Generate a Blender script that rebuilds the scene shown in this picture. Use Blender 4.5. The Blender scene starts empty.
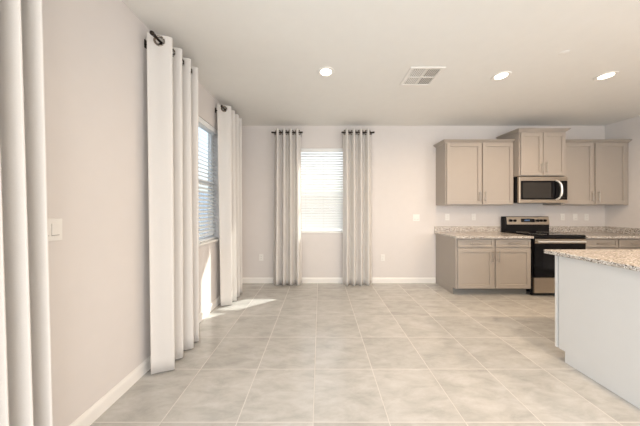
import bpy, bmesh, math, random
from mathutils import Vector, Matrix
random.seed(7)
S = bpy.context.scene
COL = S.collection
PI = math.pi

# ------------------------------------------------------------------ camera, world, sun, exposure
CAMZ = 1.28
cd = bpy.data.cameras.new('camera')
cd.sensor_width = 36.0
cd.lens = 36.0 * 229.0 / 640.0
cd.clip_start = 0.02
cd.shift_y = -(213.0 - 209.3) / 640.0
cam = bpy.data.objects.new('camera', cd)
cam.location = (0, 0, CAMZ)
cam.rotation_euler = (PI / 2, 0, 0)
COL.objects.link(cam)
S.camera = cam
S.view_settings.view_transform = 'Standard'
S.view_settings.look = 'None'
S.view_settings.gamma = 1
S.view_settings.use_curve_mapping = False
S.view_settings.exposure = -0.04

SUN_DIR = Vector((-1.27, -1.0, -1.27)).normalized()
W = bpy.data.worlds.new('world'); S.world = W; W.use_nodes = True
wn = W.node_tree.nodes; wl = W.node_tree.links
sky = wn.new('ShaderNodeTexSky'); sky.sky_type = 'NISHITA'; sky.sun_disc = False
sky.sun_elevation = math.asin(-SUN_DIR.z)
sky.sun_rotation = math.atan2(-SUN_DIR.x, -SUN_DIR.y)
sky.air_density = 1.0; sky.dust_density = 3.0; sky.ozone_density = 1.0
wn['Background'].inputs['Strength'].default_value = 0.40
haze = wn.new('ShaderNodeHueSaturation'); haze.inputs['Saturation'].default_value = 0.4
wl.new(sky.outputs[0], haze.inputs['Color']); wl.new(haze.outputs[0], wn['Background'].inputs['Color'])

def light(name, kind, loc, energy, color, size=None, size_y=None, direction=(0, 0, -1), shape=None, spread=None):
    l = bpy.data.lights.new(name, kind); l.energy = energy; l.color = color
    if size is not None:
        if kind == 'AREA':
            l.shape = shape or 'RECTANGLE'; l.size = size
            if size_y: l.size_y = size_y
            if spread: l.spread = spread
    o = bpy.data.objects.new(name, l); COL.objects.link(o); o.location = loc
    o.rotation_euler = Vector(direction).to_track_quat('-Z', 'Y').to_euler()
    return o
sun = light('sun', 'SUN', (6, 8, 6), 7.5, (1.0, 0.96, 0.88), direction=SUN_DIR)
sun.data.angle = math.radians(0.6)
# added area lamps in place of daylight at unseen doors and a right window
DAY = (1.0, 0.99, 0.98)
light('daylight_side_door', 'AREA', (-1.52, -0.95, 1.15), 82, (0.92, 0.975, 1.0), 2.6, 2.2, direction=(1, 0, 0))
light('rear_fill_lamp', 'AREA', (1.2, -3.62, 1.2), 118, (0.99, 0.98, 0.985), 3.6, 2.2, direction=(0, 1, 0))

light('right_fill_lamp', 'AREA', (5.09, -1.6, 1.5), 85, (1.0, 0.975, 1.0), 1.7, 1.5, direction=(-1, 0, 0))  # fill lamp aimed at the left wall through an added window

LXW, BY, RXW, RY, CZ = -1.375, 3.977, 4.95, -3.6, 2.73    # inner faces of the room

# ------------------------------------------------------------------ materials
def mat(name, color, rough=0.5, metal=0.0, spec=None, noise=None, bump=None, coat=None, emit=None):
    m = bpy.data.materials.new(name); m.use_nodes = True
    n = m.node_tree.nodes; l = m.node_tree.links; b = n['Principled BSDF']
    b.inputs['Base Color'].default_value = (*color, 1)
    b.inputs['Roughness'].default_value = rough
    b.inputs['Metallic'].default_value = metal
    if spec is not None: b.inputs['Specular IOR Level'].default_value = spec
    if coat: b.inputs['Coat Weight'].default_value = coat
    if emit:
        b.inputs['Emission Color'].default_value = (*emit[0], 1)
        b.inputs['Emission Strength'].default_value = emit[1]
    tc = n.new('ShaderNodeTexCoord')
    nz = n.new('ShaderNodeTexNoise')
    l.new(tc.outputs['Object'], nz.inputs['Vector'])
    sc, amt = noise or (9.0, 0.02)
    nz.inputs['Scale'].default_value = sc
    mx = n.new('ShaderNodeMix'); mx.data_type = 'RGBA'
    mx.inputs['A'].default_value = (*[c * (1 - amt) for c in color], 1)
    mx.inputs['B'].default_value = (*[min(1, c * (1 + amt)) for c in color], 1)
    l.new(nz.outputs['Fac'], mx.inputs['Factor'])
    l.new(mx.outputs['Result'], b.inputs['Base Color'])
    if bump:
        nb = n.new('ShaderNodeTexNoise'); nb.inputs['Scale'].default_value = bump[0]
        l.new(tc.outputs['Object'], nb.inputs['Vector'])
        bp = n.new('ShaderNodeBump'); bp.inputs['Strength'].default_value = bump[1]
        bp.inputs['Distance'].default_value = 0.002
        l.new(nb.outputs['Fac'], bp.inputs['Height']); l.new(bp.outputs[0], b.inputs['Normal'])
    return m

M = {}
M['wall'] = mat('wall_paint', (0.70, 0.66, 0.63), 0.75, bump=(160, 0.12))
M['ceiling'] = mat('ceiling_paint', (0.82, 0.81, 0.775), 0.85, bump=(90, 0.25))
M['trim'] = mat('trim_paint', (0.83, 0.81, 0.77), 0.4)
M['vinyl'] = mat('white_vinyl', (0.85, 0.86, 0.86), 0.35)
M['blind'] = mat('blind_slat', (0.86, 0.87, 0.86), 0.45)
M['plate'] = mat('plate_plastic', (0.82, 0.80, 0.76), 0.35)
M['slot'] = mat('slot_grey', (0.30, 0.29, 0.27), 0.5)
M['cab'] = mat('cabinet_paint', (0.39, 0.345, 0.30), 0.42)
M['cabin'] = mat('toe_board', (0.20, 0.20, 0.19), 0.5)
M['panel'] = mat('island_panel', (0.66, 0.655, 0.64), 0.4)
M['nickel'] = mat('brushed_nickel', (0.44, 0.40, 0.35), 0.35, 1.0)
M['steel'] = mat('stainless_steel', (0.47, 0.41, 0.34), 0.32, 1.0, noise=(40, 0.04))
M['steelhi'] = mat('polished_handle', (0.86, 0.85, 0.82), 0.3, 0.7)
M['vent'] = mat('vent_backing', (0.38, 0.38, 0.37), 0.6)
M['black'] = mat('black_enamel', (0.006, 0.006, 0.007), 0.3, spec=0.2)
M['blackglass'] = mat('black_glass', (0.003, 0.003, 0.004), 0.12, spec=0.15)
M['mwglass'] = mat('oven_window', (0.03, 0.027, 0.024), 0.15, spec=0.3)
M['display'] = mat('display_glass', (0.006, 0.006, 0.008), 0.1, spec=0.2)
M['digits'] = mat('display_digits', (0.1, 0.2, 0.4), 0.3, emit=((0.35, 0.6, 1.0), 0.12))
M['bronze'] = mat('dark_bronze', (0.035, 0.026, 0.02), 0.3, 0.8)
M['ring'] = mat('grommet_metal', (0.30, 0.26, 0.22), 0.25, 1.0)
M['lawn_grey'] = mat('greyish_lawn', (0.17, 0.18, 0.17), 0.85, noise=(3, 0.1))  # greyish lawn, kept dark so less light bounces up through the blinds
M['fence'] = mat('fence_paint', (0.16, 0.22, 0.30), 0.7)
M['lawn'] = mat('lawn_green', (0.16, 0.22, 0.09), 0.9, noise=(5, 0.3))

def lens_mat():
    m = bpy.data.materials.new('lamp_lens'); m.use_nodes = True
    b = m.node_tree.nodes['Principled BSDF']
    b.inputs['Base Color'].default_value = (0.9, 0.9, 0.88, 1)
    b.inputs['Emission Color'].default_value = (1.0, 0.90, 0.74, 1)
    b.inputs['Emission Strength'].default_value = 9
    return m
M['lens'] = lens_mat()

def fabric(name, color, tr):
    m = bpy.data.materials.new(name); m.use_nodes = True
    n = m.node_tree.nodes; l = m.node_tree.links
    out = n['Material Output']; n.remove(n['Principled BSDF'])
    tc = n.new('ShaderNodeTexCoord')
    w = n.new('ShaderNodeTexNoise'); w.inputs['Scale'].default_value = 260
    l.new(tc.outputs['Object'], w.inputs['Vector'])
    mx = n.new('ShaderNodeMix'); mx.data_type = 'RGBA'
    mx.inputs['A'].default_value = (*[c * .96 for c in color], 1); mx.inputs['B'].default_value = (*[min(1, c * 1.04) for c in color], 1)
    l.new(w.outputs['Fac'], mx.inputs['Factor'])
    bp = n.new('ShaderNodeBump'); bp.inputs['Strength'].default_value = 0.15; bp.inputs['Distance'].default_value = 0.001
    l.new(w.outputs['Fac'], bp.inputs['Height'])
    d = n.new('ShaderNodeBsdfDiffuse'); t = n.new('ShaderNodeBsdfTranslucent'); ms = n.new('ShaderNodeMixShader')
    ms.inputs[0].default_value = tr
    for s in (d, t):
        l.new(mx.outputs['Result'], s.inputs['Color']); l.new(bp.outputs[0], s.inputs['Normal'])
    l.new(d.outputs[0], ms.inputs[1]); l.new(t.outputs[0], ms.inputs[2]); l.new(ms.outputs[0], out.inputs['Surface'])
    return m
M['curtain'] = fabric('curtain_linen', (0.83, 0.80, 0.76), 0.22)

def glass_mat():
    m = bpy.data.materials.new('window_glass'); m.use_nodes = True
    n = m.node_tree.nodes; l = m.node_tree.links
    out = n['Material Output']; n.remove(n['Principled BSDF'])
    t = n.new('ShaderNodeBsdfTransparent'); t.inputs[0].default_value = (0.95, 0.97, 0.97, 1)
    g = n.new('ShaderNodeBsdfGlossy'); g.inputs['Roughness'].default_value = 0.02
    lw = n.new('ShaderNodeLayerWeight'); lw.inputs[0].default_value = 0.5
    pw = n.new('ShaderNodeMath'); pw.operation = 'POWER'; pw.inputs[1].default_value = 5; l.new(lw.outputs['Facing'], pw.inputs[0])
    f = n.new('ShaderNodeMath'); f.operation = 'MULTIPLY_ADD'; f.inputs[1].default_value = 0.7; f.inputs[2].default_value = 0.03; l.new(pw.outputs[0], f.inputs[0])
    ms = n.new('ShaderNodeMixShader')
    l.new(f.outputs[0], ms.inputs[0]); l.new(t.outputs[0], ms.inputs[1]); l.new(g.outputs[0], ms.inputs[2])
    l.new(ms.outputs[0], out.inputs['Surface'])
    return m
M['glass'] = glass_mat()

def tile_mat():
    m = bpy.data.materials.new('floor_tile'); m.use_nodes = True
    n = m.node_tree.nodes; l = m.node_tree.links; b = n['Principled BSDF']
    T = 0.4575
    geo = n.new('ShaderNodeNewGeometry'); sep = n.new('ShaderNodeSeparateXYZ'); l.new(geo.outputs['Position'], sep.inputs[0])
    def math_(op, a, bb=None, c=None):
        q = n.new('ShaderNodeMath'); q.operation = op
        for i, v in enumerate((a, bb, c)):
            if v is None: continue
            if isinstance(v, (int, float)): q.inputs[i].default_value = v
            else: l.new(v, q.inputs[i])
        return q.outputs[0]
    u = math_('DIVIDE', math_('ADD', sep.outputs[0], 0.041 + 20 * T), T)
    v = math_('DIVIDE', math_('ADD', sep.outputs[1], -1.377 + 20 * T), T)
    def edge(w):
        f = math_('FRACT', w)
        return math_('MINIMUM', f, math_('SUBTRACT', 1.0, f))
    e = math_('MINIMUM', edge(u), edge(v))
    mr = n.new('ShaderNodeMapRange'); mr.interpolation_type = 'SMOOTHSTEP'
    mr.inputs['From Min'].default_value = 0.0045; mr.inputs['From Max'].default_value = 0.008
    l.new(e, mr.inputs['Value'])
    tilefac = mr.outputs[0]
    cid = n.new('ShaderNodeCombineXYZ'); l.new(math_('FLOOR', u), cid.inputs[0]); l.new(math_('FLOOR', v), cid.inputs[1])
    wn_ = n.new('ShaderNodeTexWhiteNoise'); l.new(cid.outputs[0], wn_.inputs['Vector'])
    off = n.new('ShaderNodeVectorMath'); off.operation = 'MULTIPLY_ADD'
    l.new(wn_.outputs['Color'], off.inputs[0]); off.inputs[1].default_value = (9, 9, 9); l.new(geo.outputs['Position'], off.inputs[2])
    mp = n.new('ShaderNodeMapping'); mp.inputs['Rotation'].default_value = (0, 0, -0.7); mp.inputs['Scale'].default_value = (0.8, 1.9, 1.0)
    l.new(off.outputs[0], mp.inputs['Vector'])
    nz = n.new('ShaderNodeTexNoise'); nz.inputs['Scale'].default_value = 5.5; nz.inputs['Detail'].default_value = 9; nz.inputs['Roughness'].default_value = 0.68
    nz.inputs['Distortion'].default_value = 0.35
    l.new(mp.outputs[0], nz.inputs['Vector'])
    cr = n.new('ShaderNodeValToRGB'); l.new(nz.outputs['Fac'], cr.inputs[0])
    cr.color_ramp.elements[0].position = 0.33; cr.color_ramp.elements[0].color = (0.405, 0.40, 0.38, 1)
    cr.color_ramp.elements[1].position = 0.68; cr.color_ramp.elements[1].color = (0.565, 0.56, 0.54, 1)
    e2 = cr.color_ramp.elements.new(0.5); e2.color = (0.49, 0.48, 0.455, 1)
    vv = n.new('ShaderNodeHueSaturation'); l.new(cr.outputs[0], vv.inputs['Color'])
    l.new(math_('MULTIPLY_ADD', wn_.outputs['Value'], 0.10, 0.95), vv.inputs['Value'])
    mx = n.new('ShaderNodeMix'); mx.data_type = 'RGBA'
    mx.inputs['A'].default_value = (0.36, 0.34, 0.30, 1)
    # pale grout between the tiles
    mx.inputs['A'].default_value = (0.60, 0.58, 0.545, 1)
    l.new(tilefac, mx.inputs['Factor']); l.new(vv.outputs[0], mx.inputs['B']); l.new(mx.outputs['Result'], b.inputs['Base Color'])
    rr = n.new('ShaderNodeMapRange'); l.new(tilefac, rr.inputs['Value']); rr.inputs['To Min'].default_value = 0.8; rr.inputs['To Max'].default_value = 0.19
    l.new(rr.outputs[0], b.inputs['Roughness'])
    bp = n.new('ShaderNodeBump'); bp.inputs['Strength'].default_value = 0.40; bp.inputs['Distance'].default_value = 0.002
    l.new(tilefac, bp.inputs['Height']); l.new(bp.outputs[0], b.inputs['Normal'])
    return m
M['tile'] = tile_mat()

def granite_mat():
    m = bpy.data.materials.new('speckled_granite'); m.use_nodes = True
    n = m.node_tree.nodes; l = m.node_tree.links; b = n['Principled BSDF']
    geo = n.new('ShaderNodeNewGeometry')
    def vor(scale, seed):
        mp = n.new('ShaderNodeMapping'); mp.inputs['Location'].default_value = (seed, seed * 2, seed * 3); l.new(geo.outputs['Position'], mp.inputs[0])
        v = n.new('ShaderNodeTexVoronoi'); v.inputs['Scale'].default_value = scale; l.new(mp.outputs[0], v.inputs['Vector'])
        s = n.new('ShaderNodeSeparateColor'); l.new(v.outputs['Color'], s.inputs[0])
        return s.outputs[0], s.outputs[1]
    a, a2 = vor(150, 1.3); c, c2 = vor(90, 4.1)
    r1 = n.new('ShaderNodeValToRGB'); r1.color_ramp.interpolation = 'CONSTANT'; l.new(a, r1.inputs[0])
    els = r1.color_ramp.elements
    els[0].position = 0; els[0].color = (0.10, 0.08, 0.07, 1)
    els[1].position = 0.15; els[1].color = (0.27, 0.23, 0.19, 1)
    for p, q in ((0.30, (0.46, 0.41, 0.36, 1)), (0.62, (0.76, 0.74, 0.71, 1)), (0.83, (0.46, 0.42, 0.37, 1))):
        x = els.new(p); x.color = q
    r2 = n.new('ShaderNodeValToRGB'); r2.color_ramp.interpolation = 'CONSTANT'; l.new(c2, r2.inputs[0])
    r2.color_ramp.elements[0].position = 0; r2.color_ramp.elements[0].color = (0, 0, 0, 1)
    r2.color_ramp.elements[1].position = 0.8; r2.color_ramp.elements[1].color = (1, 1, 1, 1)
    mx = n.new('ShaderNodeMix'); mx.data_type = 'RGBA'; mx.inputs['B'].default_value = (0.57, 0.53, 0.48, 1)
    l.new(r2.outputs[0], mx.inputs['Factor']); l.new(r1.outputs[0], mx.inputs['A'])
    l.new(mx.outputs['Result'], b.inputs['Base Color']); b.inputs['Roughness'].default_value = 0.22
    return m
M['granite'] = granite_mat()

# ------------------------------------------------------------------ geometry helpers
class MB:
    def __init__(s): s.bm = bmesh.new()
    def box(s, x0, x1, y0, y1, z0, z1, bev=0.0, rot=None, seg=2):
        t = bmesh.new()
        bmesh.ops.create_cube(t, size=1)
        c = Vector(((x0 + x1) / 2, (y0 + y1) / 2, (z0 + z1) / 2))
        for v in t.verts: v.co = Vector((v.co.x * (x1 - x0), v.co.y * (y1 - y0), v.co.z * (z1 - z0)))
        if bev: bmesh.ops.bevel(t, geom=t.edges[:] , offset=bev, segments=seg, affect='EDGES', profile=0.5)
        if rot is not None: bmesh.ops.transform(t, matrix=rot, verts=t.verts)
        for v in t.verts: v.co += c
        s._merge(t); return s
    def _merge(s, t):
        me = bpy.data.meshes.new('tmp'); t.to_mesh(me); t.free(); s.bm.from_mesh(me); bpy.data.meshes.remove(me)
    def cyl(s, c, axis, r, h, seg=24, r2=None, bev=0.0):
        t = bmesh.new()
        bmesh.ops.create_cone(t, cap_ends=True, segments=seg, radius1=r, radius2=r if r2 is None else r2, depth=h)
        if bev: bmesh.ops.bevel(t, geom=[e for e in t.edges if len(e.link_faces) == 2 and any(len(f.verts) > 4 for f in e.link_faces)], offset=bev, segments=2, affect='EDGES')
        q = Vector((0, 0, 1)).rotation_difference(Vector(axis).normalized()).to_matrix().to_4x4()
        bmesh.ops.transform(t, matrix=Matrix.Translation(c) @ q, verts=t.verts)
        s._merge(t); return s
    def lathe(s, c, axis, prof, seg=24):
        q = Vector((0, 0, 1)).rotation_difference(Vector(axis).normalized()).to_matrix().to_4x4()
        mt = Matrix.Translation(c) @ q
        t = bmesh.new(); rows = []
        for r, z in prof:
            if r < 1e-6: rows.append([t.verts.new((0, 0, z))])
            else: rows.append([t.verts.new((r * math.cos(2 * PI * k / seg), r * math.sin(2 * PI * k / seg), z)) for k in range(seg)])
        for a, b in zip(rows, rows[1:]):
            for k in range(seg):
                k2 = (k + 1) % seg
                if len(a) == 1 and len(b) == 1: continue
                if len(a) == 1: t.faces.new((a[0], b[k], b[k2]))
                elif len(b) == 1: t.faces.new((a[k], a[k2], b[0]))
                else: t.faces.new((a[k], a[k2], b[k2], b[k]))
        bmesh.ops.recalc_face_normals(t, faces=t.faces)
        bmesh.ops.transform(t, matrix=mt, verts=t.verts); s._merge(t); return s
    def torus(s, c, axis, R, r, seg=24, ms=8):
        prof = [(R + r * math.cos(2 * PI * k / ms), r * math.sin(2 * PI * k / ms)) for k in range(ms + 1)]
        s.lathe(c, axis, prof, seg); bmesh.ops.remove_doubles(s.bm, verts=s.bm.verts, dist=1e-6); return s
    def tube(s, pts, r, seg=10, flat=1.0):
        t = bmesh.new(); rows = []
        pts = [Vector(p) for p in pts]
        for i, p in enumerate(pts):
            d = (pts[min(i + 1, len(pts) - 1)] - pts[max(i - 1, 0)]).normalized()
            up = Vector((0, 0, 1)) if abs(d.z) < 0.9 else Vector((1, 0, 0))
            a = d.cross(up).normalized(); b = d.cross(a).normalized()
            rows.append([t.verts.new(p + a * r * math.cos(2 * PI * k / seg) + b * r * flat * math.sin(2 * PI * k / seg)) for k in range(seg)])
        for a, b in zip(rows, rows[1:]):
            for k in range(seg): t.faces.new((a[k], a[(k + 1) % seg], b[(k + 1) % seg], b[k]))
        t.faces.new(rows[0]); t.faces.new(rows[-1])
        bmesh.ops.recalc_face_normals(t, faces=t.faces); s._merge(t); return s
    def prism(s, poly, axis, a0, a1):
        """extrude polygon (2-D pts) along axis 'x','y','z' from a0 to a1"""
        t = bmesh.new()
        def P(p, a):
            return {'x': (a, p[0], p[1]), 'y': (p[0], a, p[1]), 'z': (p[0], p[1], a)}[axis]
        A = [t.verts.new(P(p, a0)) for p in poly]; B = [t.verts.new(P(p, a1)) for p in poly]
        t.faces.new(A); t.faces.new(B)
        for k in range(len(poly)): t.faces.new((A[k], A[(k + 1) % len(poly)], B[(k + 1) % len(poly)], B[k]))
        bmesh.ops.recalc_face_normals(t, faces=t.faces); s._merge(t); return s
    def build(s, name, m, parent=None, smooth=False):
        me = bpy.data.meshes.new(name)
        o = bpy.data.objects.new(name, me)
        if parent is None:
            xs = [v.co for v in s.bm.verts]
            org = Vector(((min(v.x for v in xs) + max(v.x for v in xs)) / 2, (min(v.y for v in xs) + max(v.y for v in xs)) / 2, min(v.z for v in xs)))
            o.location = org
        else:
            root = parent
            while root.parent: root = root.parent
            org = root.location.copy(); o.parent = parent
        for v in s.bm.verts: v.co -= org
        s.bm.to_mesh(me); s.bm.free()
        me.materials.append(M[m])
        if smooth:
            for p in me.polygons: p.use_smooth = True
            try: me.set_sharp_from_angle(angle=math.radians(40))
            except Exception: pass
        COL.objects.link(o); return o

def tag(o, label=None, cat=None, group=None, kind=None):
    if label: o['label'] = label
    if cat: o['category'] = cat
    if group: o['group'] = group
    if kind: o['kind'] = kind
    return o
def thing(name, loc, label=None, cat=None, group=None):
    o = bpy.data.objects.new(name, None); o.empty_display_size = 0.1; o.location = loc; COL.objects.link(o)
    return tag(o, label, cat, group)
def copy_tree(o, parent=None):
    c = o.copy(); COL.objects.link(c)
    if parent: c.parent = parent
    for ch in list(o.children): copy_tree(ch, c)
    return c
def struct(name, mb, m, label=None):
    return tag(mb.build(name, m), label, None, None, 'structure')

# ------------------------------------------------------------------ room shell
TH = 0.15
WB = (-0.40, 0.52, 0.885, 2.345)          # back window x0,x1,z0,z1
WL = (2.20, 3.12, 0.885, 2.345)           # left window y0,y1,z0,z1
struct('floor', MB().box(LXW - TH, RXW + TH, RY - TH, BY + TH, -0.12, 0), 'tile', 'grey beige square ceramic tile floor with pale grout')
struct('ceiling', MB().box(LXW - TH, RXW + TH, RY - TH, BY + TH, CZ, CZ + 0.15), 'ceiling', 'flat off-white ceiling')
b = MB()
b.box(LXW - TH, WB[0], BY, BY + TH, 0, CZ); b.box(WB[1], RXW + TH, BY, BY + TH, 0, CZ)
b.box(WB[0], WB[1], BY, BY + TH, 0, WB[2]); b.box(WB[0], WB[1], BY, BY + TH, WB[3], CZ)
struct('wall_back', b, 'wall', 'greige painted back wall with window')
b = MB()
b.box(LXW - TH, LXW, WL[1], BY, 0, CZ); b.box(LXW - TH, LXW, 0.35, WL[0], 0, CZ)
b.box(LXW - TH, LXW, WL[0], WL[1], 0, WL[2]); b.box(LXW - TH, LXW, WL[0], WL[1], WL[3], CZ)
b.box(LXW - TH, LXW, RY, -2.25, 0, CZ); b.box(LXW - TH, LXW, -2.25, 0.35, 2.3, CZ)
struct('wall_left', b, 'wall', 'greige painted left wall with window and glazed door opening')
b = MB()
b.box(RXW, RXW + TH, RY, -2.5, 0, CZ); b.box(RXW, RXW + TH, -.7, BY, 0, CZ)
b.box(RXW, RXW + TH, -2.5, -.7, 0, .7); b.box(RXW, RXW + TH, -2.5, -.7, 2.3, CZ)
struct('wall_right', b, 'wall', 'greige painted right wall at the kitchen end')
b = MB()
b.box(LXW - TH, -0.7, RY - TH, RY, 0, CZ); b.box(3.1, RXW + TH, RY - TH, RY, 0, CZ); b.box(-0.7, 3.1, RY - TH, RY, 2.4, CZ)
struct('wall_rear', b, 'wall', 'greige painted wall behind the viewer')

def base_profile(d):   # cross-section away from wall (t, z)
    return [(0, 0), (d, 0), (d, 0.07), (d * .75, 0.082), (d * .45, 0.088), (d * .3, 0.096), (0, 0.096)]
b = MB(); b.prism([(BY - t, z) for t, z in base_profile(0.014)], 'x', LXW, 2.0)
struct('baseboard_back', b, 'trim', 'white baseboard along the back wall')
b = MB(); b.prism([(LXW + t, z) for t, z in base_profile(0.014)], 'y', 0.36, BY)
struct('baseboard_left', b, 'trim', 'white baseboard along the left wall')
b = MB(); b.prism([(RXW - t, z) for t, z in base_profile(0.014)], 'y', RY, 3.3)
struct('baseboard_right', b, 'trim', 'white baseboard along the right wall')

# ------------------------------------------------------------------ windows
def back_window():
    x0, x1, z0, z1 = WB; y0, y1 = BY + 0.085, BY + 0.135
    b = MB(); f = 0.04
    b.box(x0, x0 + f, y0, y1, z0, z1, .004); b.box(x1 - f, x1, y0, y1, z0, z1, .004)
    b.box(x0 + f, x1 - f, y0, y1, z0, z0 + f, .004); b.box(x0 + f, x1 - f, y0, y1, z1 - f, z1, .004)
    zm = (z0 + z1) / 2 - 0.07
    b.box(x0 + f, x1 - f, y0 - 0.005, y1, zm - .022, zm + .022, .004)
    w = struct('window_1', b, 'vinyl', 'white single-hung window in the back wall')
    MB().box(x0 + f, x1 - f, y0 + 0.02, y0 + 0.026, z0 + f, zm - .022).build('lower_pane', 'glass', w)
    MB().box(x0 + f, x1 - f, y0 + 0.03, y0 + 0.036, zm + .022, z1 - f).build('upper_pane', 'glass', w)
    MB().box(x0 - 0.0, x1 + 0.0, BY - 0.02, y0, z0 - 0.02, z0 + 0.004, .004).build('window_sill', 'trim', w)
def left_window():
    y0, y1, z0, z1 = WL; x1, x0 = LXW - 0.085, LXW - 0.135
    b = MB(); f = 0.04
    b.box(x0, x1, y0, y0 + f, z0, z1, .004); b.box(x0, x1, y1 - f, y1, z0, z1, .004)
    b.box(x0, x1, y0 + f, y1 - f, z0, z0 + f, .004); b.box(x0, x1, y0 + f, y1 - f, z1 - f, z1, .004)
    zm = (z0 + z1) / 2
    b.box(x0, x1 + .005, y0 + f, y1 - f, zm - .022, zm + .022, .004)
    w = struct('window_2', b, 'vinyl', 'white single-hung window in the left wall')
    MB().box(x1 - .026, x1 - .02, y0 + f, y1 - f, z0 + f, zm - .022).build('lower_pane', 'glass', w)
    MB().box(x1 - .036, x1 - .03, y0 + f, y1 - f, zm + .022, z1 - f).build('upper_pane', 'glass', w)
    MB().box(x1, LXW + 0.03, y0, y1, z0 - 0.02, z0 + 0.004, .004).build('window_sill', 'trim', w)
back_window(); left_window()

# unseen glazed doors for the daylight; the rear one is added for fill
b = MB()
for y in (-2.25, -0.98, 0.29): b.box(LXW - 0.12, LXW - 0.06, y, y + 0.06, 0, 2.3, .004)
b.box(LXW - 0.12, LXW - 0.06, -2.19, -.98, 0, 0.08); b.box(LXW - 0.12, LXW - 0.06, -.92, 0.29, 0, 0.08)
b.box(LXW - 0.12, LXW - 0.06, -2.19, -.98, 2.22, 2.3); b.box(LXW - 0.12, LXW - 0.06, -.92, 0.29, 2.22, 2.3)
d1 = struct('door_1', b, 'vinyl', 'white sliding glass door frame in the left wall')
b = MB()
for x in (-0.7, 0.57, 1.84, 3.04): b.box(x, x + 0.06, RY - 0.12, RY - 0.06, 0, 2.4, .004)
b.box(-.64, 3.04, RY - 0.12, RY - 0.06, 0, 0.08); b.box(-.64, 3.04, RY - 0.12, RY - 0.06, 2.32, 2.4)
d2 = struct('added_door_rear', b, 'vinyl', 'added unseen white sliding glass door frame in the rear wall')

b = MB(); X0, X1 = RXW + .06, RXW + .12  # unseen window, added so fill light reaches the left wall
b.box(X0, X1, -2.5, -2.45, .7, 2.3); b.box(X0, X1, -.75, -.7, .7, 2.3); b.box(X0, X1, -2.45, -.75, .7, .75); b.box(X0, X1, -2.45, -.75, 2.25, 2.3); b.box(X0, X1, -1.62, -1.58, .75, 2.25)
struct('added_window_right', b, 'vinyl', 'added unseen white window frame in the right wall behind the viewer')

# ------------------------------------------------------------------ blinds
def blind_back():
    x0, x1, z0, z1 = WB; yc = BY + 0.045
    r = thing('window_blind', ((x0 + x1) / 2, yc, z0 + 0.006), 'white slatted blind lowered in the back wall window between the curtains', 'blind', None)
    MB().box(x0 + .006, x1 - .006, yc - .036, yc + .025, z1 - .062, z1 - .002, .004).build('head_rail', 'blind', r)
    b = MB(); z = z1 - 0.095; rot = Matrix.Rotation(math.radians(51), 4, 'X')
    while z > z0 + 0.06:
        b.box(x0 + .008, x1 - .008, yc - .025, yc + .025, z - .0013, z + .0013, rot=rot); z -= 0.0445
    b.build('slats', 'blind', r)
    MB().box(x0 + .008, x1 - .008, yc - .025, yc + .025, z0 + .006, z0 + .026, .004).build('bottom_rail', 'blind', r)
    for i in (0.16, 0.5, 0.84):
        x = x0 + (x1 - x0) * i
        MB().box(x - .0015, x + .0015, yc - .027, yc - .0255, z0 + .02, z1 - .06).build('ladder_cord', 'blind', r)
def blind_left():
    y0, y1, z0, z1 = WL; xc = LXW - 0.045
    r = thing('window_blind', (xc, (y0 + y1) / 2, z0 + 0.006), 'white slatted blind with open slats in the left wall window', 'blind', None)
    MB().box(xc - .025, xc + .04, y0 + .006, y1 - .006, z1 - .062, z1 - .002, .004).build('head_rail', 'blind', r)
    b = MB(); z = z1 - 0.095; rot = Matrix.Rotation(math.radians(34), 4, 'Y')
    while z > z0 + 0.06:
        b.box(xc - .025, xc + .025, y0 + .008, y1 - .008, z - .0013, z + .0013, rot=rot); z -= 0.0475
    b.build('slats', 'blind', r)
    MB().box(xc - .025, xc + .025, y0 + .008, y1 - .008, z0 + .006, z0 + .026, .004).build('bottom_rail', 'blind', r)
    for i in (0.16, 0.5, 0.84):
        y = y0 + (y1 - y0) * i
        MB().box(xc + .0255, xc + .027, y - .0015, y + .0015, z0 + .02, z1 - .06).build('ladder_cord', 'blind', r)
blind_back(); blind_left()

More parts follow.
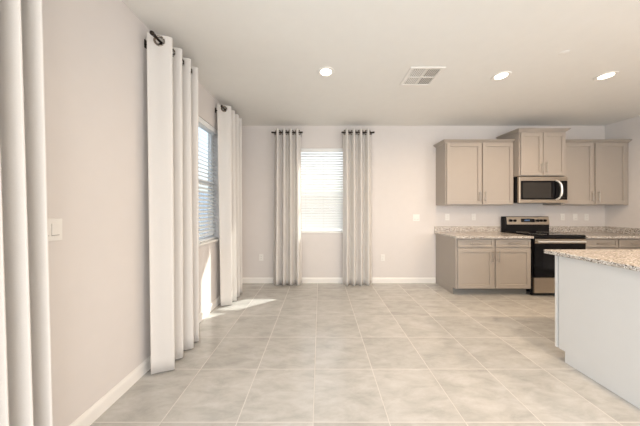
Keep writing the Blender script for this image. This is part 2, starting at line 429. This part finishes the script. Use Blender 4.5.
# ------------------------------------------------------------------ curtains and rods
RG_R = 0.035
def wave(t, k=0.75):      # softly squared cosine
    c = math.cos(t)
    return math.copysign(abs(c) ** k, c)
def curtain(axis, a0, a1, off, amp, folds, ztop, zrod, label, spread=1.08, group=None, phase=0.0, skew=0.0, zb=0.012):
    """pleated panel hung along the rod. axis 'x' or 'y' = rod direction, off = rod line on the other axis (amp positive towards room)."""
    rows, per = 38, 36
    nseg = folds * per
    mid = (a0 + a1) / 2
    loc = (mid, off, zb) if axis == 'x' else (off, mid, zb)
    r = thing('curtain', loc, label, 'curtain', group)
    rnd = random.Random(int(a0 * 1000) + int(off * 777))
    fr = [rnd.uniform(0.8, 1.15) for _ in range(folds * 2 + 2)]
    fs = [rnd.uniform(-0.35, 0.35) for _ in range(folds * 2 + 2)]
    t = bmesh.new(); V = []
    sgn = -1 if axis == 'x' else 1      # room side
    for j in range(rows + 1):
        h = j * 0.0066 / (ztop - zb) if j <= 14 else 0.0924 / (ztop - zb) + (j - 14) / (rows - 14) * (1 - 0.0924 / (ztop - zb)); z = ztop + (zb - ztop) * h
        low = max(0, (h - 0.08))
        row = []
        for i in range(nseg + 1):
            u = i / nseg; ph = u * folds * 2 * PI + PI + phase
            hi = min(int(u * folds * 2), folds * 2)
            a_ = amp * (1 - low * 0.25 + low * 0.55 * (fr[hi] - 1) * (1 - abs(math.cos(u * folds * 2 * PI)) * 0) )
            w = wave(ph, 0.8 + 0.25 * low)
            # interpolate fold irregularity smoothly
            q = u * folds * 2; k0 = int(q); f = q - k0; f = f * f * (3 - 2 * f); k1 = min(k0 + 1, len(fr) - 1)
            irr = fr[k0] * (1 - f) + fr[k1] * f; sh = fs[k0] * (1 - f) + fs[k1] * f
            a_ = amp * (1 + low * (irr - 1.15))
            o_ = off + sgn * (a_ * w + (0.02 if axis == 'y' else 0.006) * low)
            al = mid + (a0 - mid + (a1 - a0) * u) * (1 + (spread - 1) * low) + sh * low * (a1 - a0) / folds * 0.28 + skew * low
            zz = z
            row.append(t.verts.new((al, o_, zz) if axis == 'x' else (o_, al, zz)))
        V.append(row)
    for j in range(rows):
        for i in range(nseg): t.faces.new((V[j][i], V[j][i + 1], V[j + 1][i + 1], V[j + 1][i]))
    # eyelet holes where the rod threads through
    ctrs = []
    for c in range(folds * 2):
        al = a0 + (a1 - a0) * (c + 0.5) / (folds * 2)
        ctrs.append(Vector((al, off, zrod)) if axis == 'x' else Vector((off, al, zrod)))
    kill = [f for f in t.faces if any((f.calc_center_median() - q).length < RG_R - 0.002 for q in ctrs)]
    bmesh.ops.delete(t, geom=kill, context='FACES')
    bmesh.ops.recalc_face_normals(t, faces=t.faces)
    b = MB(); b._merge(t)
    p = b.build('panel', 'curtain', r, smooth=True)
    md = p.modifiers.new('thick', 'SOLIDIFY'); md.thickness = 0.003; md.offset = 0
    # metal grommets where the cloth crosses the rod
    for c in range(folds * 2):
        u = (c + 0.5) / (folds * 2)
        al = a0 + (a1 - a0) * u
        ctr = (al, off, zrod) if axis == 'x' else (off, al, zrod)
        # cloth direction at the crossing
        du = (a1 - a0) / (folds * 2) * 0.55
        s_ = 1 if c % 2 == 0 else -1
        if axis == 'x': tang = Vector((du, sgn * s_ * amp, 0))
        else: tang = Vector((sgn * s_ * amp, du, 0))
        nrm = tang.cross(Vector((0, 0, 1)))
        g = MB(); g.torus(ctr, nrm, RG_R, 0.0075, 28, 10)
        g.build('grommet', 'ring', r, smooth=True)
    return r
def rod(axis, a0, a1, off, z, wall, label, group=None, brackets=(0.12, 0.88)):
    mid = (a0 + a1) / 2
    ax = (1, 0, 0) if axis == 'x' else (0, 1, 0)
    P = (lambda a, o=off, zz=z: Vector((a, o, zz))) if axis == 'x' else (lambda a, o=off, zz=z: Vector((o, a, zz)))
    r = thing('curtain_rod', P(mid), label, 'curtain rod', group)
    MB().cyl(P(mid), ax, 0.0095, a1 - a0 - 0.04, 16).build('rod', 'bronze', r, smooth=True)
    for a, s in ((a0, 1), (a1, -1)):
        f = MB()
        prof = [(0, 0.0), (0.011, 0.003), (0.016, 0.01), (0.0165, 0.018), (0.011, 0.026), (0.009, 0.029), (0.0135, 0.032), (0.0135, 0.040), (0.009, 0.042), (0, 0.043)]
        f.lathe(P(a), Vector(ax) * s, prof, 20)
        f.build('finial', 'bronze', r, smooth=True)
    d = 1 if wall > off else -1
    for q in brackets:
        a = a0 + (a1 - a0) * q
        b = MB()
        arm0, arm1 = sorted((off, wall - d * 0.004))
        if axis == 'x':
            b.box(a - .005, a + .005, arm0, arm1, z - .022, z - .012, .002)
            b.box(a - .011, a + .011, wall - .006 if d > 0 else wall, wall if d > 0 else wall + .006, z - .045, z + .02, .002)
            b.box(a - .005, a + .005, off - .012, off + .012, z - .018, z - .008, .002)
        else:
            b.box(arm0, arm1, a - .005, a + .005, z - .022, z - .012, .002)
            b.box(wall - .006 if d > 0 else wall, wall if d > 0 else wall + .006, a - .011, a + .011, z - .045, z + .02, .002)
            b.box(off - .012, off + .012, a - .005, a + .005, z - .018, z - .008, .002)
        b.build('bracket', 'bronze', r)
    return r
RG = 'short dark curtain rods over the windows'
# back wall
curtain('x', -0.765, -0.325, 3.855, 0.055, 4, 2.62, 2.575, 'cream grommet curtain hanging left of the back wall window', 1.10, 'full-length cream curtains')
curtain('x', 0.39, 0.865, 3.855, 0.055, 4, 2.62, 2.575, 'cream grommet curtain hanging right of the back wall window', 1.02, 'full-length cream curtains')
rod('x', -0.82, -0.29, 3.855, 2.575, BY, 'short dark curtain rod above left edge of back wall window', RG, (0.09, 0.965 - .05))
rod('x', 0.36, 0.92, 3.855, 2.575, BY, 'short dark curtain rod above right edge of back wall window', RG, (0.09, 0.915))
# left wall
curtain('y', 1.755, 2.27, -1.25, 0.076, 4, 2.64, 2.592, 'cream curtain on the left wall, nearest side of its window, beside bare wall', 1.0, 'full-length cream curtains', skew=0.01)
curtain('y', 2.96, 3.50, -1.25, 0.076, 4, 2.64, 2.592, 'cream curtain on the left wall hanging closest to the room corner', 1.0, 'full-length cream curtains', skew=0.03)
rod('y', 1.69, 2.33, -1.25, 2.592, LXW, 'short dark curtain rod with finial, on the bare left wall stretch before the window', RG, (0.172, 0.9))
rod('y', 2.90, 3.58, -1.25, 2.592, LXW, 'short dark curtain rod on the left wall closest to the room corner', RG, (0.157, 0.88))
# nearest panel, cut by the frame
curtain('y', 0.50, 1.00, -1.25, 0.07, 7, 2.64, 2.592, 'cream curtain cut off by the left edge of the photo, beside the light switch', 1.0, 'full-length cream curtains', skew=0.05)
rod('y', 0.42, 1.06, -1.25, 2.592, LXW, 'short dark curtain rod holding the curtain nearest the viewer', RG, (0.1, 0.9))

# ------------------------------------------------------------------ switches and outlets
def plate(axis, a, z, w, h, kind, label, face, group=None):
    """wall plate on the back wall (axis 'x') or left wall (axis 'y')"""
    nm = 'light_switch' if kind.startswith('s') else 'wall_outlet'
    loc = (a, face, z - h / 2) if axis == 'x' else (face, a, z - h / 2)
    r = thing(nm, loc, label, 'light switch' if kind.startswith('s') else 'outlet', group)
    def bx(mb, u0, u1, d0, d1, z0, z1, bev):
        if axis == 'x': mb.box(a + u0, a + u1, face - d1, face - d0, z + z0, z + z1, bev)
        else: mb.box(face + d0, face + d1, a + u0, a + u1, z + z0, z + z1, bev)
    m = MB(); bx(m, -w / 2, w / 2, 0, .006, -h / 2, h / 2, .002); m.build('cover_plate', 'plate', r)
    n = max(1, round(w / 0.06)) if kind == 's2' else 1
    for i in range(n):
        c = (i - (n - 1) / 2) * 0.046
        if kind.startswith('s'):
            m = MB(); bx(m, c - .0165, c + .0165, .006, .010, -.033, .033, .0015); m.build('rocker', 'plate', r)
            m = MB(); bx(m, c - .0165, c + .0165, .0101, .011, -.030, -.027, 0); m.build('rocker_shadow_strip', 'slot', r)  # grey strip stands in for the shade line low on the rocker
        else:
            for zz in (-.020, .020):
                m = MB(); bx(m, -.016, .016, .006, .0085, zz - .0135, zz + .0135, .002); q = m.build('socket', 'plate', r)
                m = MB(); bx(m, -.008, -.006, .0086, .009, zz - .004, zz + .007, 0); bx(m, .006, .008, .0086, .009, zz - .004, zz + .007, 0)
                bx(m, -.002, .002, .0086, .009, zz - .010, zz - .006, 0); m.build('socket_slots', 'slot', q)
OG = 'white wall outlets'
plate('y', 1.16, 1.175, 0.115, 0.115, 's2', 'white double light switch on left wall beside nearest curtain', LXW)
plate('x', 1.67, 1.135, 0.115, 0.115, 's2', 'white double switch plate on bare back wall left of the kitchen', BY)
plate('x', -1.02, 0.445, 0.072, 0.115, 'o', 'white outlet low on back wall in the left corner', BY, OG)
plate('x', 1.09, 0.44, 0.072, 0.115, 'o', 'white outlet low on back wall right of the curtains', BY, OG)
plate('x', 2.21, 1.145, 0.072, 0.115, 'o', 'white outlet above counter, leftmost one on the backsplash wall', BY, OG)
plate('x', 2.665, 1.145, 0.072, 0.115, 'o', 'white outlet above counter just left of the range', BY, OG)
plate('x', 4.21, 1.145, 0.072, 0.115, 'o', 'white outlet above right counter, nearest the range', BY, OG)
plate('x', 4.43, 1.145, 0.072, 0.115, 's1', 'white switch above right counter between two outlets', BY)
plate('x', 4.625, 1.145, 0.072, 0.115, 'o', 'white outlet above right counter, nearest the right wall', BY, OG)

# ------------------------------------------------------------------ kitchen cabinets
def shaker(mb, x0, x1, yf, z0, z1, st=0.055, th=0.02):
    """door slab whose front face is at yf (towards the viewer)"""
    yb = yf + th
    mb.box(x0, x0 + st, yf, yb, z0, z1, .0022); mb.box(x1 - st, x1, yf, yb, z0, z1, .0022)
    mb.box(x0 + st, x1 - st, yf, yb, z0, z0 + st, .0022); mb.box(x0 + st, x1 - st, yf, yb, z1 - st, z1, .0022)
    mb.box(x0 + st - .002, x1 - st + .002, yf + .012, yb - .001, z0 + st - .002, z1 - st + .002)
def pull(parent, x, z, yf, vertical=True, L=0.165):
    b = MB(); h = L / 2
    if vertical:
        b.cyl((x, yf - .028, z), (0, 0, 1), .0055, L, 12, bev=.001)
        for s in (-1, 1): b.cyl((x, yf - .014, z + s * h * .72), (0, 1, 0), .0045, .028, 10)
    else:
        b.cyl((x, yf - .028, z), (1, 0, 0), .0055, L, 12, bev=.001)
        for s in (-1, 1): b.cyl((x + s * h * .72, yf - .014, z), (0, 1, 0), .0045, .028, 10)
    return b.build('handle', 'nickel', parent, smooth=True)
def crown(x0, x1, yf, z0, h, left=True, right=True, proj=0.045):
    """stepped crown moulding mitred round a cabinet top"""
    b = MB(); n = 6
    prof = [(0.0, 0.0), (0.006, 0.0), (0.008, h * .18), (0.014, h * .3), (0.026, h * .5), (proj * .85, h * .72), (proj, h * .8), (proj, h)]
    t = bmesh.new(); rows = []
    for p, z in prof:
        xl = x0 - (p if left else 0); xr = x1 + (p if right else 0)
        rows.append([t.verts.new(c) for c in ((xl, BY, z0 + z), (xl, yf - p, z0 + z), (xr, yf - p, z0 + z), (xr, BY, z0 + z))])
    for a, c in zip(rows, rows[1:]):
        for k in range(4): t.faces.new((a[k], a[(k + 1) % 4], c[(k + 1) % 4], c[k]))
    t.faces.new(rows[-1]); t.faces.new(rows[0])
    bmesh.ops.recalc_face_normals(t, faces=t.faces)
    b._merge(t); return b
def upper(x0, x1, yf, z0, z1, doors, label, hz, ch=0.045, left=True, right=True):
    r = thing('wall_cabinet', ((x0 + x1) / 2, BY, z0), label, 'cabinet', 'greige shaker wall cabinets')
    yb = yf + .021
    MB().box(x0, x1, yb, BY, z0, z1, .002).build('body', 'cab', r)
    crown(x0, x1, yb, z1, ch, left, right).build('crown_moulding', 'cab', r)
    for i, (a, c) in enumerate(doors):
        m = MB(); shaker(m, a, c, yf, z0 + .012, z1 - .008); d = m.build('door', 'cab', r)
        pull(d, (c - .03) if i == 0 else (a + .03), hz, yf)
    return r
upper(2.01, 3.092, 3.652, 1.350, 2.345, [(2.025, 2.575), (2.600, 3.085)], 'left greige wall cabinet with two shaker doors beside the microwave', 1.484, right=False)
upper(3.10, 3.815, 3.545, 1.800, 2.475, [(3.115, 3.452), (3.463, 3.803)], 'raised small two-door wall cabinet directly above the microwave', 1.93, ch=0.055)
upper(3.868, 4.948, 3.652, 1.350, 2.345, [(3.885, 4.362), (4.400, 4.895)], 'right greige wall cabinet against the right wall', 1.484, left=False, right=False)

def basecab(x0, x1, bays, label, hand):
    yf = 3.372; yb = yf + .021
    r = thing('base_cabinet', ((x0 + x1) / 2, BY, 0), label, 'cabinet', 'greige shaker base cabinets')
    b = MB()
    b.box(x0, x1, yb, BY - .003, 0.1, 0.852, .002)
    b.box(x0, x1, yb + .075, BY - .003, 0.0, 0.1)
    b.build('body', 'cab', r)
    MB().box(x0 + .002, x1 - .002, yb + .068, yb + .075, 0, 0.1).build('toe_kick', 'cabin', r)
    for i, (a, c) in enumerate(bays):
        m = MB(); shaker(m, a, c, yf, .722, .835, 0.024)
        d = m.build('drawer', 'cab', r); pull(d, (a + c) / 2, .78, yf + .006, False)
        m = MB(); shaker(m, a, c, yf, .115, .702); d = m.build('door', 'cab', r)
        pull(d, c - .03 if i == 0 else a + .03, .585, yf)
basecab(2.01, 3.118, [(2.035, 2.555), (2.592, 3.105)], 'left greige base cabinet with two drawers and doors beside the range', 0)
basecab(3.895, 4.948, [(3.915, 4.385), (4.410, 4.880)], 'right greige base cabinet behind the island at the right wall', 0)

def counter(x0, x1, label, endsplash=False):
    r = thing('countertop', ((x0 + x1) / 2, BY, .853), label, 'countertop', 'speckled granite worktops')
    MB().box(x0, x1, 3.335, BY, .853, .888, .005).build('slab', 'granite', r)
    b = MB(); b.box(x0, x1, BY - .02, BY, .888, .985, .002)
    if endsplash: b.box(x1 - .02, x1, 3.345, BY - .02, .888, .985, .002)
    b.build('backsplash', 'granite', r)
counter(1.985, 3.120, 'speckled granite worktop with backsplash left of the range')
counter(3.890, 4.948, 'speckled granite worktop with backsplash right of the range', True)

# ------------------------------------------------------------------ range
def rangecooker():
    x0, x1 = 3.126, 3.886; yf = 3.345
    r = thing('range', ((x0 + x1) / 2, 3.65, 0), 'stainless and black freestanding electric range between the base cabinets', 'range')
    b = MB(); b.box(x0, x1, yf + .03, 3.955, 0.045, .892, .003)
    b.build('body', 'black', r)
    for x in (x0 + .05, x1 - .05):
        for y in (yf + .1, 3.9): MB().cyl((x, y, .0225), (0, 0, 1), .016, .045, 12).build('foot', 'black', r)
    
    MB().box(x0 - .001, x1 + .001, yf + .005, 3.90, .892, .904, .004).build('cooktop', 'blackglass', r)
    # four faint burner rings on the glass
    for i, (x, y, q) in enumerate(((x0 + .2, 3.50, .10), (x1 - .2, 3.50, .085), (x0 + .2, 3.76, .08), (x1 - .2, 3.76, .1))):
        MB().torus((x, y, .9042), (0, 0, 1), q, .0012, 32, 4).build('burner_ring', 'slot', r)
    # backguard
    b = MB(); b.prism([(3.955, .89), (3.880, .89), (3.880, 1.02), (3.895, 1.158), (3.955, 1.158)], 'x', x0 + .002, x1 - .002)
    g = b.build('backguard', 'black', r)
    th = math.atan2(.015, .138)
    rot = Matrix.Rotation(-th, 4, 'X')
    MB().box(x0 + .035, x1 - .006, 3.876, 3.884, 1.022, 1.150, .002, rot=rot).build('control_panel', 'steel', g)
    MB().box(x0 + .275, x1 - .255, 3.872, 3.878, 1.062, 1.122, .002, rot=rot).build('clock_display', 'display', g)
    b = MB()
    for k in range(4): b.box(x0 + .335 + k * .022, x0 + .348 + k * .022, 3.8705, 3.8719, 1.085, 1.105)
    b.build('display_digits', 'digits', g)
    for x in (x0 + .095, x0 + .165, x1 - .085, x1 - .155, x1 - .21):
        k = MB(); k.cyl((x, 3.864, 1.09), (0, 1, .1), .021, .024, 20, bev=.003); k.box(x - .002, x + .002, 3.850, 3.853, 1.09, 1.108)
        k.build('knob', 'black', g, smooth=True)
    # front
    MB().box(x0 + .006, x1 - .004, yf, yf + .03, .862, .890, .003).build('vent_strip', 'black', r)
    d = MB().box(x0 + .006, x1 - .004, yf, yf + .03, .288, .858, .004).build('oven_door', 'blackglass', r)
    MB().box(x0 + .012, x1 - .01, yf - .006, yf, .782, .846, .002).build('door_trim', 'steel', d)
    b = MB(); b.cyl(((x0 + x1) / 2 - .015, yf - .045, .812), (1, 0, 0), .014, .68, 16, bev=.002)
    for x in (x0 + .06, x1 - .06): b.box(x - .012, x + .012, yf - .045, yf - .004, .802, .822, .003)
    b.build('door_handle', 'steelhi', d, smooth=True)
    MB().box(x0 + .13, x1 - .13, yf - .0015, yf, .40, .70, .0005).build('oven_window', 'display', d)
    MB().box(x0 + .006, x1 - .004, yf, yf + .03, .055, .278, .004).build('storage_drawer', 'steel', r)
rangecooker()

# ------------------------------------------------------------------ microwave
def microwave():
    x0, x1, z0, z1 = 3.098, 3.860, 1.375, 1.795; yf = 3.565
    r = thing('microwave', ((x0 + x1) / 2, BY, z0), 'stainless over-the-range microwave under the small cabinet above the range', 'microwave')
    b = MB(); b.box(x0, x1, yf + .035, BY - .001, z0 + .008, z1, .003)
    b.build('body', 'black', r)
    d = MB().box(x0 + .002, x1 - .002, yf, yf + .034, z0 + .004, z1 - .004, .006).build('front_frame', 'steel', r)
    MB().box(x0 + .03, x1 - .014, yf - .003, yf, z0 + .055, z1 - .070, .001).build('door_glass', 'blackglass', d)
    MB().box(x0 + .055, x1 - .265, yf - .0045, yf - .003, z0 + .080, z1 - .098, .0005).build('viewing_window', 'mwglass', d)
    b = MB()
    for i in range(5):
        for j in range(3): b.box(x1 - .105 + j * .022, x1 - .09 + j * .022, yf - .0045, yf - .003, z0 + .085 + i * .03, z0 + .100 + i * .03)
    b.build('keypad', 'mwglass', d)
    MB().box(x1 - .105, x1 - .045, yf - .0045, yf - .003, z1 - .125, z1 - .10).build('clock_display', 'display', d)
    pts = []
    zc = (z0 + z1) / 2 - .008; xh = x1 - .175
    for k in range(17):
        a = -1 + 2 * k / 16
        pts.append((xh + .034 * (1 - a * a) - .012, yf - .004 - .05 * math.sqrt(max(0, 1 - a ** 4)), zc + a * .148))
    MB().tube(pts, .0165, 12, 0.8).build('handle', 'steelhi', d, smooth=True)
    b = MB()
    for i in range(14): b.box(x0 + .06 + i * .046, x0 + .09 + i * .046, yf + .06, yf + .20, z0 + .002, z0 + .008)
    b.build('grease_filter', 'slot', r)
microwave()

# ------------------------------------------------------------------ island
def island():
    x0, x1, y0, y1 = 2.05, 4.25, 1.10, 1.995
    r = thing('kitchen_island', ((x0 + x1) / 2, (y0 + y1) / 2, 0), 'white-grey kitchen island base with plain end panel at right', 'island')
    b = MB(); b.box(x0 + .02, x1, y0, y1 - .078, 0.0, .888)
    b.box(x0 + .02, x1, y1 - .078, y1 - .021, 0.09, .888)
    b.build('body', 'panel', r)
    MB().prism([(y0, 0), (y1 - .078, 0), (y1 - .078, .09), (y1 - .028, .09), (y1 - .028, .888), (y0, .888)], 'x', x0, x0 + .0195).build('end_panel', 'panel', r)
    MB().box(x0 - .005, x0 + .045, y1 - .02, y1, .09, .888, .002).build('corner_stile', 'panel', r)
    for i in range(4):
        a = x0 + .06 + i * .53; m = MB()
        def sh(mb, a0, a1, z0, z1):
            st = .055
            mb.box(a0, a0 + st, y1 - .02, y1, z0, z1, .002); mb.box(a1 - st, a1, y1 - .02, y1, z0, z1, .002)
            mb.box(a0 + st, a1 - st, y1 - .02, y1, z0, z0 + st, .002); mb.box(a0 + st, a1 - st, y1 - .02, y1, z1 - st, z1, .002)
            mb.box(a0 + st, a1 - st, y1 - .018, y1 - .009, z0 + st, z1 - st)
        sh(m, a, a + .51, .11, .86); m.build('door', 'panel', r)
    c = tag(MB().box(2.0, 4.32, 0.98, 2.05, .8885, .922, .006, seg=2).build('island_countertop', 'granite'), 'pale speckled granite slab on top of the kitchen island', 'countertop')
island()

# ------------------------------------------------------------------ ceiling fixtures
def downlight(x, y, label, energy, color, visible=True):
    r = thing('recessed_downlight', (x, y, CZ), label, 'ceiling light', 'recessed ceiling downlights')
    MB().lathe((x, y, CZ), (0, 0, -1), [(.058, 0), (.058, .002), (.064, .005), (.078, .008), (.088, .006), (.091, 0)], 40).build('trim_ring', 'trim', r, smooth=True)
    MB().lathe((x, y, CZ), (0, 0, -1), [(0, .004), (.04, .0045), (.0585, .003), (.0585, .0)], 40).build('lens', 'lens', r, smooth=True)
    light('downlight_lamp', 'AREA', (x, y, CZ - .012), energy, color, 0.11, shape='DISK', direction=(0, 0, -1)).data.spread = math.radians(165)
WARM = (1.0, 0.72, 0.47)
downlight(.063, 2.417, 'round recessed downlight over the middle floor, left of the vent', 6, WARM)
downlight(1.97, 2.49, 'round recessed downlight between the vent and the rightmost downlight', 13, WARM)
downlight(3.11, 2.49, 'rightmost round recessed downlight above the kitchen island', 13, WARM)
downlight(1.97, 0.75, 'added unseen recessed downlight over the viewer side of the island, left one', 26, WARM)  # unseen pair added to bring warm light into the kitchen
downlight(3.6, 0.75, 'added unseen recessed downlight over the viewer side of the island, right one', 26, WARM)
downlight(.063, -0.6, 'added unseen recessed downlight in the ceiling behind the viewer', 4, WARM)  # unseen, added as weak fill from behind

def vent(x0, x1, y0, y1):
    xc, yc = (x0 + x1) / 2, (y0 + y1) / 2
    r = thing('ceiling_vent', (xc, yc, CZ), 'square white four-way air vent in the ceiling', 'air vent')
    b = MB(); f = .035; t = .010; zt = CZ - .0005
    b.box(x0, x1, y0, y0 + f, zt - t, zt, .004); b.box(x0, x1, y1 - f, y1, zt - t, zt, .004)
    b.box(x0, x0 + f, y0 + f, y1 - f, zt - t, zt, .004); b.box(x1 - f, x1, y0 + f, y1 - f, zt - t, zt, .004)
    b.box(xc - .006, xc + .006, y0 + f, y1 - f, zt - t, zt); b.box(x0 + f, x1 - f, yc - .006, yc + .006, zt - t, zt)
    b.build('frame', 'trim', r)
    MB().box(x0 + f, x1 - f, y0 + f, y1 - f, zt - .0012, zt).build('backing', 'slot', r)
    for (a0, a1, b0, b1, sg) in ((x0 + f, xc - .006, y0 + f, yc - .006, 1), (xc + .006, x1 - f, y0 + f, yc - .006, -1), (x0 + f, xc - .006, yc + .006, y1 - f, 1), (xc + .006, x1 - f, yc + .006, y1 - f, -1)):
        m = MB(); n = 7
        for k in range(n):
            c = a0 + (a1 - a0) * (k + .5) / n
            m.box(c - .0065, c + .0065, b0 + .006, b1, zt - .0065, zt - .0055, rot=Matrix.Rotation(sg * math.radians(18), 4, 'Y'))
        m.build('louvre', 'trim', r)
vent(.925, 1.285, 2.325, 2.68)
tag(MB().lathe((2.26, 2.12, CZ), (0, 0, -1), [(0, .005), (.03, .005), (.036, .003), (.037, 0)], 28).build('sprinkler_cover', 'ceiling', smooth=True), 'small round off-white cap flush in ceiling over the island', 'sprinkler cover')

# ------------------------------------------------------------------ outdoors
struct('ground', MB().box(-30, 30, -30, 40, -0.5, -0.13), 'lawn_grey', 'dark greyish lawn outside the house')
b = MB()
for k in range(60):
    b.box(-4.56, -4.52, -4 + k * .3, -4 + k * .3 + .285, -.1, 1.95)
b.box(-4.60, -4.56, -4, 14, .2, .3); b.box(-4.60, -4.56, -4, 14, 1.6, 1.7)
for k in range(8): b.box(-4.68, -4.60, -4 + k * 2.5, -3.9 + k * 2.5, -.13, 2.0)
tag(b.build('garden_fence', 'fence'), 'blue-grey board fence seen through the left wall window', 'fence')
